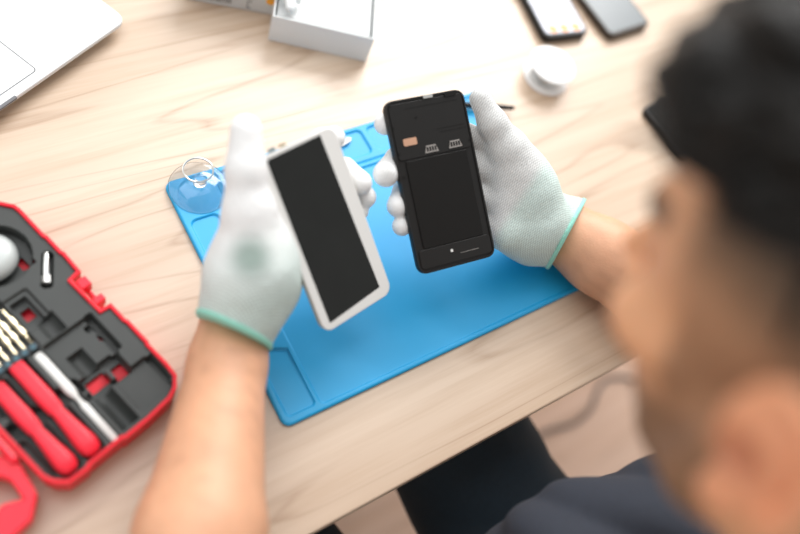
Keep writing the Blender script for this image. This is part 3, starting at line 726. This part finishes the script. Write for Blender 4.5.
bm = B(); prism(bm, rrect(.31, .21, .009, cx=-.155, cy=.105), 0, .005); lid = obj('lid', bm, M['laptop'], lp, smooth=True, bevel=.001); lid.location = (0, .2135, .014); lid.rotation_euler = (math.radians(72), 0, 0)
bm = B(); prism(bm, rrect(.296, .185, .004, cx=-.155, cy=.108), .005, .0055); obj('display', bm, M['screen'], lid)
for (x, y) in ((-.025, .02), (-.285, .02), (-.025, .195), (-.285, .195)):
    bm = B(); lathe(bm, [(.006, 0), (.007, .0036)], 18, (x, y, 0)); obj('rubber_foot', bm, M['rubber'], lp)

# ================================================================== WHITE BOX AND PRINTED BOX
b0 = onz(268, 40, 0)[:2]; b1 = onz(366, 62, 0)[:2]; bw = float(np.linalg.norm(b1 - b0)); ba = math.atan2(b1[1] - b0[1], b1[0] - b0[0])
bx = empty('gift_box', (b0[0], b0[1], DZ), ba); bx.name = 'cardboard_box'; tag(bx, 'open white cardboard box with a shallow inner tray at the back of the desk', 'box')
bd, bh = .165, .036
bm = B(); t_ = .0016
box(bm, 0, bw, 0, bd, .0003, .002); box(bm, 0, bw, 0, t_, .002, bh); box(bm, 0, bw, bd - t_, bd, .002, bh); box(bm, 0, t_, t_, bd - t_, .002, bh); box(bm, bw - t_, bw, t_, bd - t_, .002, bh)
obj('box_walls', bm, M['card'], bx, bevel=.0003)
bm = B(); g_ = .0035; box(bm, g_, bw - g_, g_ * 2.4, bd - g_, .002, bh - .006); obj('inner_tray', bm, M['card'], bx, bevel=.0015)
q0 = onz(184, -1, 0)[:2]; q1 = onz(281, 17, 0)[:2]; qa = math.atan2(q1[1] - q0[1], q1[0] - q0[0]); qw = float(np.linalg.norm(q1 - q0))
pb = empty('cardboard_box', (q0[0], q0[1], DZ), qa); tag(pb, 'pale grey box with barcode and orange dot left of the open white box', 'box')
boxo('carton', 0, qw, 0, .06, .0003, .05, M['cardgrey'], pb, bevel=.0008)
bm = B(); rg = random.Random(4); x = .014
while x < .048:
    ww = rg.choice([.0006, .001, .0016]); box(bm, x, x + ww, -.0004, 0.0002, .006, .020); x += ww + rg.choice([.0007, .0011])
obj('barcode', bm, M['ink'], pb)
bm = B()
for k, (x0_, z0_) in enumerate([(.064, .004), (.0665, .004), (.064, .0085), (.064, .0125), (.067, .0125), (.0655, .017)]): box(bm, x0_, x0_ + .0016, -.0003, .0002, z0_, z0_ + .0026)
obj('printed_text', bm, M['ink'], pb)
bm = B(); lathe(bm, [(.0048, 0), (.0048, .0006)], 24); o = obj('orange_dot', bm, M['orange'], pb); o.rotation_euler = (math.pi / 2, 0, 0); o.location = (.088, .0003, .0195)
# crumpled white tissue on the box corner
tp = onz(292, 1, bh + .004)
S = Solid(np.array([tp[0] - .03, tp[1] - .03, DZ + bh - .006]), np.array([tp[0] + .04, tp[1] + .04, DZ + bh + .02]), .0012)
r_ = np.random.default_rng(2)
for i in range(9):
    a = tp + r_.uniform(-.010, .010, 3) * [1, 1, .3]; b = tp + r_.uniform(-.014, .014, 3) * [1, 1, .4] + [.004, .01, 0]; S.cone(a, b, .004, .002, .003)
me, V = S.mesh('tissue'); o = link('tissue_paper', me, M['card']); tag(o, 'crumpled white tissue paper tucked on the corner of the open white box', 'tissue')

# ================================================================== TOOL BOX
TX = np.array([-.29826, .95448]); TY = np.array([-.95448, -.29826]); TO = np.array([-.07135, .06513])
tm = Matrix(((TX[0], TY[0], 0, TO[0]), (TX[1], TY[1], 0, TO[1]), (0, 0, 1, DZ), (0, 0, 0, 1)))
tb = empty('tool_case', M4=tm); tag(tb, 'open red plastic tool case with dark grey insert on the desk beside the blue mat', 'tool case')
OUT = [(0, 0), (12, -1.2), (34, -1), (36, -2), (60, -2), (62, -1), (80, -1), (81, 8), (114, 9), (116, -1), (138, -2), (140, -1), (158, -1), (160, 0), (190, 0), (196, 1), (209, 11), (210, 40), (210, 108), (196, 120), (120, 121), (60, 121), (3, 120), (-5, 117), (-13, 109), (-14, 92), (-12.5, 90), (-12.5, 62), (-14, 60), (-14, 38), (-12, 16), (-8, 7)]
OUT = [(x, y) for x, y in OUT]
def inset(P, d):
    n = len(P); out = []
    A = sum(P[i][0] * P[(i + 1) % n][1] - P[(i + 1) % n][0] * P[i][1] for i in range(n)); s = 1 if A > 0 else -1
    for i in range(n):
        p, q, r = Vector(P[i - 1]), Vector(P[i]), Vector(P[(i + 1) % n])
        e1 = (q - p).normalized(); e2 = (r - q).normalized(); n1 = Vector((-e1.y, e1.x)) * s; n2 = Vector((-e2.y, e2.x)) * s
        m = (n1 + n2); m /= max(m.length, 1e-6); out.append(tuple(q + m * d / max(m.dot(n1), .5)))
    return out
mm = lambda P: [(x / 1000, y / 1000) for x, y in P]
IN = inset(OUT, 3.2)
bm = B(); HT = .031
o1, i1, ob = mm(OUT), mm(IN), mm(inset(OUT, 1.5))
A = [bm.verts.new((x, y, .0)) for x, y in ob]; Bv = [bm.verts.new((x, y, HT)) for x, y in o1]; Cv = [bm.verts.new((x, y, HT)) for x, y in i1]; Dv = [bm.verts.new((x, y, .0132)) for x, y in i1]; n = len(A)
for i in range(n):
    j = (i + 1) % n
    for P, Q in ((A, Bv), (Bv, Cv), (Cv, Dv)): bm.faces.new([P[i], P[j], Q[j], Q[i]])
bm.faces.new(A[::-1]); bm.faces.new(Dv)
obj('case_shell', bm, M['red'], tb, bevel=.0007)
# insert: moulded height field
def insert_h(X, Y):
    z = np.full(X.shape, 29.0); hole = np.zeros(X.shape, bool)
    def rr(x0, x1, y0, y1, dpt, r=2., soft=.55, rotd=0):
        nonlocal z
        cx, cy = (x0 + x1) / 2, (y0 + y1) / 2; a = math.radians(rotd); U = (X - cx) * math.cos(a) + (Y - cy) * math.sin(a); V_ = -(X - cx) * math.sin(a) + (Y - cy) * math.cos(a)
        qx = np.abs(U) - (x1 - x0) / 2 + r; qy = np.abs(V_) - (y1 - y0) / 2 + r
        d = np.hypot(np.maximum(qx, 0), np.maximum(qy, 0)) + np.minimum(np.maximum(qx, qy), 0) - r
        z = np.minimum(z, 29 - dpt * (1 - sst(-soft, soft, d)))
        return d
    def circ(cx, cy, r, dpt):
        nonlocal z
        z = np.minimum(z, 29 - dpt * (1 - sst(-.6, .6, np.hypot(X - cx, Y - cy) - r)))
    def cyl(x0, x1, yc, r, dpt):       # trough along X with a round bottom
        nonlocal z
        t = np.clip(1 - ((Y - yc) / r) ** 2, 0, 1); k = (1 - sst(-.5, .5, np.maximum(x0 - X, X - x1)))
        z = np.minimum(z, 29 - (dpt * np.sqrt(t)) * k)
    circ(168, 40, 27, 11); rr(140, 196, 60, 70, 9); 
    d = rr(118, 150, 13.5, 21.5, 8, 3, rotd=-38)
    rr(103, 127, 43, 57, 9); hole |= (np.abs(X - 115) < 4.5) & (np.abs(Y - 50) < 4)
    rr(99, 131, 39, 60, 2.5)
    hole |= (np.abs(X - 154) < 5) & (np.abs(Y - 26) < 2.6); hole |= (np.abs(X - 147) < 2.5) & (np.abs(Y - 23) < 3)
    cyl(85, 103, 44, 8, 9)
    rr(42, 83, 21, 60, 5); rr(46, 84, 16, 22, 11)
    rr(72, 78, 20, 27, 12, 1); hole |= (np.abs(X - 64) < 2.2) & (np.abs(Y - 22) < 1.5)
    cyl(46, 66, 45, 8, 13); rr(44, 48, 26, 38, 11, 1); rr(50, 60, 27, 37, 1, 1)
    rr(26, 46, 22, 56, 12, 1.5); hole |= (np.abs(X - 34) < 5.5) & (np.abs(Y - 28.5) < 4.6); hole |= (np.abs(X - 37) < 5) & (np.abs(Y - 46) < 7.5)
    z = np.where((np.abs(X - 34) < 5) & (np.abs(Y - 36) < 2.2), 27, z)
    rr(-5, 28, 7, 38, 6, 3); rr(2, 27, 3.5, 9, 10, 1)
    cyl(-7, 30, 50, 8, 12); rr(27, 32, 40, 60, 12, 1)
    rr(-10, 83, 62, 69, 8, 2); rr(-9, 88, 73.5, 91, 9, 5); rr(-9, 82, 93, 110, 9, 5)
    rr(36, 50, 57, 116, 14, 2)
    rr(84, 137, 60, 116, 9, 2); rr(56, 80, 111, 117, 8); rr(-2, 34, 112, 117, 7)
    return z, hole
def pip(X, Y, P):
    ins = np.zeros(X.shape, bool); n = len(P); j = n - 1
    for i in range(n):
        xi, yi = P[i]; xj, yj = P[j]
        c = ((yi > Y) != (yj > Y)) & (X < (xj - xi) * (Y - yi) / (yj - yi + 1e-12) + xi); ins ^= c; j = i
    return ins
st_ = .75
gx = np.arange(-16, 212, st_); gy = np.arange(-3, 122, st_); X, Y = np.meshgrid(gx, gy, indexing='ij'); Z, Hl = insert_h(X, Y)
insd = pip(X, Y, inset(OUT, 2.9)); lowered = ~insd
Xc, Yc = X, Y
P_ = np.stack([Xc, Yc, Z], -1).reshape(-1, 3) / 1000; idx = np.arange(X.size).reshape(X.shape)
okv = insd & ~Hl; ok = okv[:-1, :-1] & okv[1:, :-1] & okv[1:, 1:] & okv[:-1, 1:]
Fq = np.stack([idx[:-1, :-1], idx[1:, :-1], idx[1:, 1:], idx[:-1, 1:]], -1)[ok]
used = np.zeros(X.size, bool); used[Fq.ravel()] = True; remap = np.cumsum(used) - 1
me = bpy.data.meshes.new('insert'); me.from_pydata(P_[used].tolist(), [], remap[Fq].tolist())
ins = link('compartment_insert', me, M['insert'], tb); sm = ins.modifiers.new('s', 'SOLIDIFY'); sm.thickness = .0012; sm.offset = -1
me.set_sharp_from_angle(angle=.8)
# latch on the notch, hinge bar and folding handle ring
bm = B(); box(bm, .086, .092, -.001, .008, .018, HT - .001); box(bm, .103, .112, -.001, .008, .018, HT - .001); box(bm, .086, .112, .001, .004, .012, .020); obj('latch', bm, M['redpink'], tb, bevel=.0008)
hb = boxo('hinge_bar', .024, .088, .1215, .128, .014, .031, M['redpink'], tb, bevel=.003)
ti = tm.inverted()
ring_px = [(-30, 452), (0, 455), (20, 463), (37, 493), (31, 520), (8, 541), (-22, 545), (-45, 500)]
inn_px = [(-22, 474), (0, 476), (10, 480), (23, 499), (2, 504), (-8, 516), (-22, 520), (-32, 500)]
def tl(p, z): return ti @ Vector(onz(p[0], p[1], z))
bm = B(); zt, zb = .026, .010; n = 8
ro = [tl(p, zt) for p in ring_px]; ri = [tl(p, zt) for p in inn_px]
va = [bm.verts.new((p.x, p.y, zt)) for p in ro]; vb = [bm.verts.new((p.x, p.y, zt)) for p in ri]; vc = [bm.verts.new((p.x, p.y, zb)) for p in ro]; vd = [bm.verts.new((p.x, p.y, zb)) for p in ri]
for i in range(n):
    j = (i + 1) % n
    for P, Q in ((va, vb), (vb, vd), (vd, vc), (vc, va)): bm.faces.new([P[i], P[j], Q[j], Q[i]])
obj('carry_handle', bm, M['redpink'], tb, bevel=.003)

def tool_at(name, x, y, z, ang=0.):
    return empty(name, M4=tm @ Matrix.Translation((x / 1000, y / 1000, z / 1000)) @ Matrix.Rotation(ang, 4, 'Z'))
def bar(sections, n=20):    # sections: x, half width, half height ; rounded bar along +x
    bm = B(); rings = []
    for x, hw, hh in sections:
        rings.append([bm.verts.new((x / 1000, hw / 1000 * (abs(math.cos(a)) ** .7) * (1 if math.cos(a) > 0 else -1), hh / 1000 * (abs(math.sin(a)) ** .7) * (1 if math.sin(a) > 0 else -1))) for a in [2 * math.pi * (i + .5) / n for i in range(n)]])
    for a, b in zip(rings, rings[1:]):
        for i in range(n): bm.faces.new([a[i], a[(i + 1) % n], b[(i + 1) % n], b[i]])
    bm.faces.new(rings[0][::-1]); bm.faces.new(rings[-1]); return bm
RSEC = [(-1, 3, 2), (0, 5, 3.6), (3, 7, 5.4), (8, 7.9, 6), (14, 7.6, 5.9), (26, 6.2, 4.6), (38, 5.2, 3.6), (41, 4.7, 3), (45, 6., 3.6), (58, 6.6, 3.8), (72, 6.2, 3.2), (90, 5.8, 2.2), (92, 5.2, 1.6)]
for yy, lb in ((82, 'red plastic pry tool lying in the case, next to the white pry tool'), (101.5, 'red plastic pry tool lying in the case, nearest its hinge side')):
    t = tool_at('pry_tool', -6 if yy < 90 else -6, yy, 26.5); tag(t, lb, 'pry tool')
    obj('handle', bar(RSEC if yy < 90 else [(x * .94, a * .97, b) for x, a, b in RSEC]), M['redpink'], t, smooth=True)
t = tool_at('pry_tool', -9, 65.5, 26.5); tag(t, 'slim white two-ended pry tool lying in the red case', 'pry tool')
obj('handle', bar([(0, 2, 1.6), (1, 2.9, 2.4), (36, 3.1, 2.6), (39, 2, 1.7), (44, 1.6, 1.4), (48, 3, 2.6), (52, 3.8, 3), (84, 3.8, 2.8), (90, 3.5, 1.8), (91, 2.6, 1.2)]), M['white_plastic'], t, smooth=True)
# silver rounded disc
t = tool_at('tape_measure', 171, 44, 19); tag(t, 'smooth silver domed disc resting in the round compartment of the red case', 'disc')
t.name = 'silver_disc'
bm = B(); lathe(bm, [(.018, 0), (.0215, .003), (.022, .007), (.019, .012), (.013, .0145), (.0001, .0155)], 48); o = obj('shell', bm, mat('satin_silver_paint', (.46, .49, .48), .45, .2), t, smooth=True)
bm = B(); lathe(bm, [(.0222, .0035), (.0226, .0045), (.0222, .0055)], 48); obj('side_band', bm, M['rubber'], t, smooth=True)
# screw / driver bit in its slot
t = tool_at('screwdriver_bit', 147, 9, 27, math.atan2(17, -23)); tag(t, 'small steel screwdriver bit in the slanted slot near the case rim', 'bit')
obj('shank', bar([(0, 1.8, 1.8), (2, 2.2, 2.2), (18, 2.6, 2.4), (20, 2, 2)], 12), M['silver'], t, smooth=True)
bm = B(); tube(bm, [(.020, 0, 0), (.0205, 0, 0), (.027, 0, 0), (.0275, 0, 0)], [.003, .0042, .0042, .003], 6); obj('hex_head', bm, M['silver'], t)
# row of brass bits
r_ = random.Random(3)
for k in range(7):
    t = tool_at('screwdriver_bit', 92 + r_.uniform(-1, 1), 62.5 + k * 7., 25, r_.uniform(-.06, .06)); tag(t, 'small double-ended brass driver bit in the row inside the red case', 'bit', 'brass driver bits in the red case')
    obj('shank', bar([(0, .9, .9), (9, 1., 1.), (10, 2.1, 2.1), (16, 2.1, 2.1), (17, 1.4, 1.4), (19, 1.4, 1.4), (20, 2.1, 2.1), (27, 2.1, 2.1), (28, 1, 1), (36, .8, .8)], 6), M['gold'], t)
t = tool_at('bit_holder', 84.5, 60, 21); tag(t, 'black bit holder block with teal sockets in the red case', 'bit holder')
boxo('block', .0, .0065, .0, .052, 0, .0075, M['rubber'], t, bevel=.0008)
for k in range(7):
    bm = B(); lathe(bm, [(.0023, 0), (.0023, .0012), (.0012, .0012), (.0011, .0006)], 12, (.0032, .0045 + k * .007, .0075)); obj('socket', bm, M['teal'], t)

# ================================================================== LIGHT, WORLD, CAMERA
def area(name, loc, target, sx, sy, power, col):
    l = bpy.data.lights.new(name, 'AREA'); l.shape = 'RECTANGLE'; l.size = sx; l.size_y = sy; l.energy = power; l.color = col
    o = bpy.data.objects.new(name, l); COL.objects.link(o); o.location = loc
    o.rotation_euler = (Vector(target) - Vector(loc)).to_track_quat('-Z', 'Y').to_euler(); return o
area('window_daylight', (2.0, 1.9, 2.55), (.3, .2, .75), 1.7, 1.5, 98, (1., .985, .97))
area('ceiling_daylight', (.1, 1.0, 2.9), (.1, .1, .75), 2.5, 1.6, 30, (.97, .985, 1.))
wd = bpy.data.worlds.new('World'); SC.world = wd; wd.use_nodes = True
bg = wd.node_tree.nodes['Background']; bg.inputs['Color'].default_value = (1., .985, .97, 1); bg.inputs['Strength'].default_value = .76
cd = bpy.data.cameras.new('Camera'); cam = bpy.data.objects.new('Camera', cd); COL.objects.link(cam); SC.camera = cam
cd.sensor_width = 36; cd.lens = FPX / 800 * 36; cd.clip_start = .02
m = Matrix.Identity(4)
for i in range(3):
    m[i][0] = RC[0][i]; m[i][1] = -RC[1][i]; m[i][2] = -RC[2][i]; m[i][3] = CAM[i]
cam.matrix_world = m
cd.dof.use_dof = True; cd.dof.focus_distance = .735; cd.dof.aperture_fstop = 1.5; cd.dof.aperture_blades = 0
SC.view_settings.view_transform = 'Standard'; SC.view_settings.look = 'None'; SC.view_settings.exposure = 0.; SC.view_settings.gamma = 1.
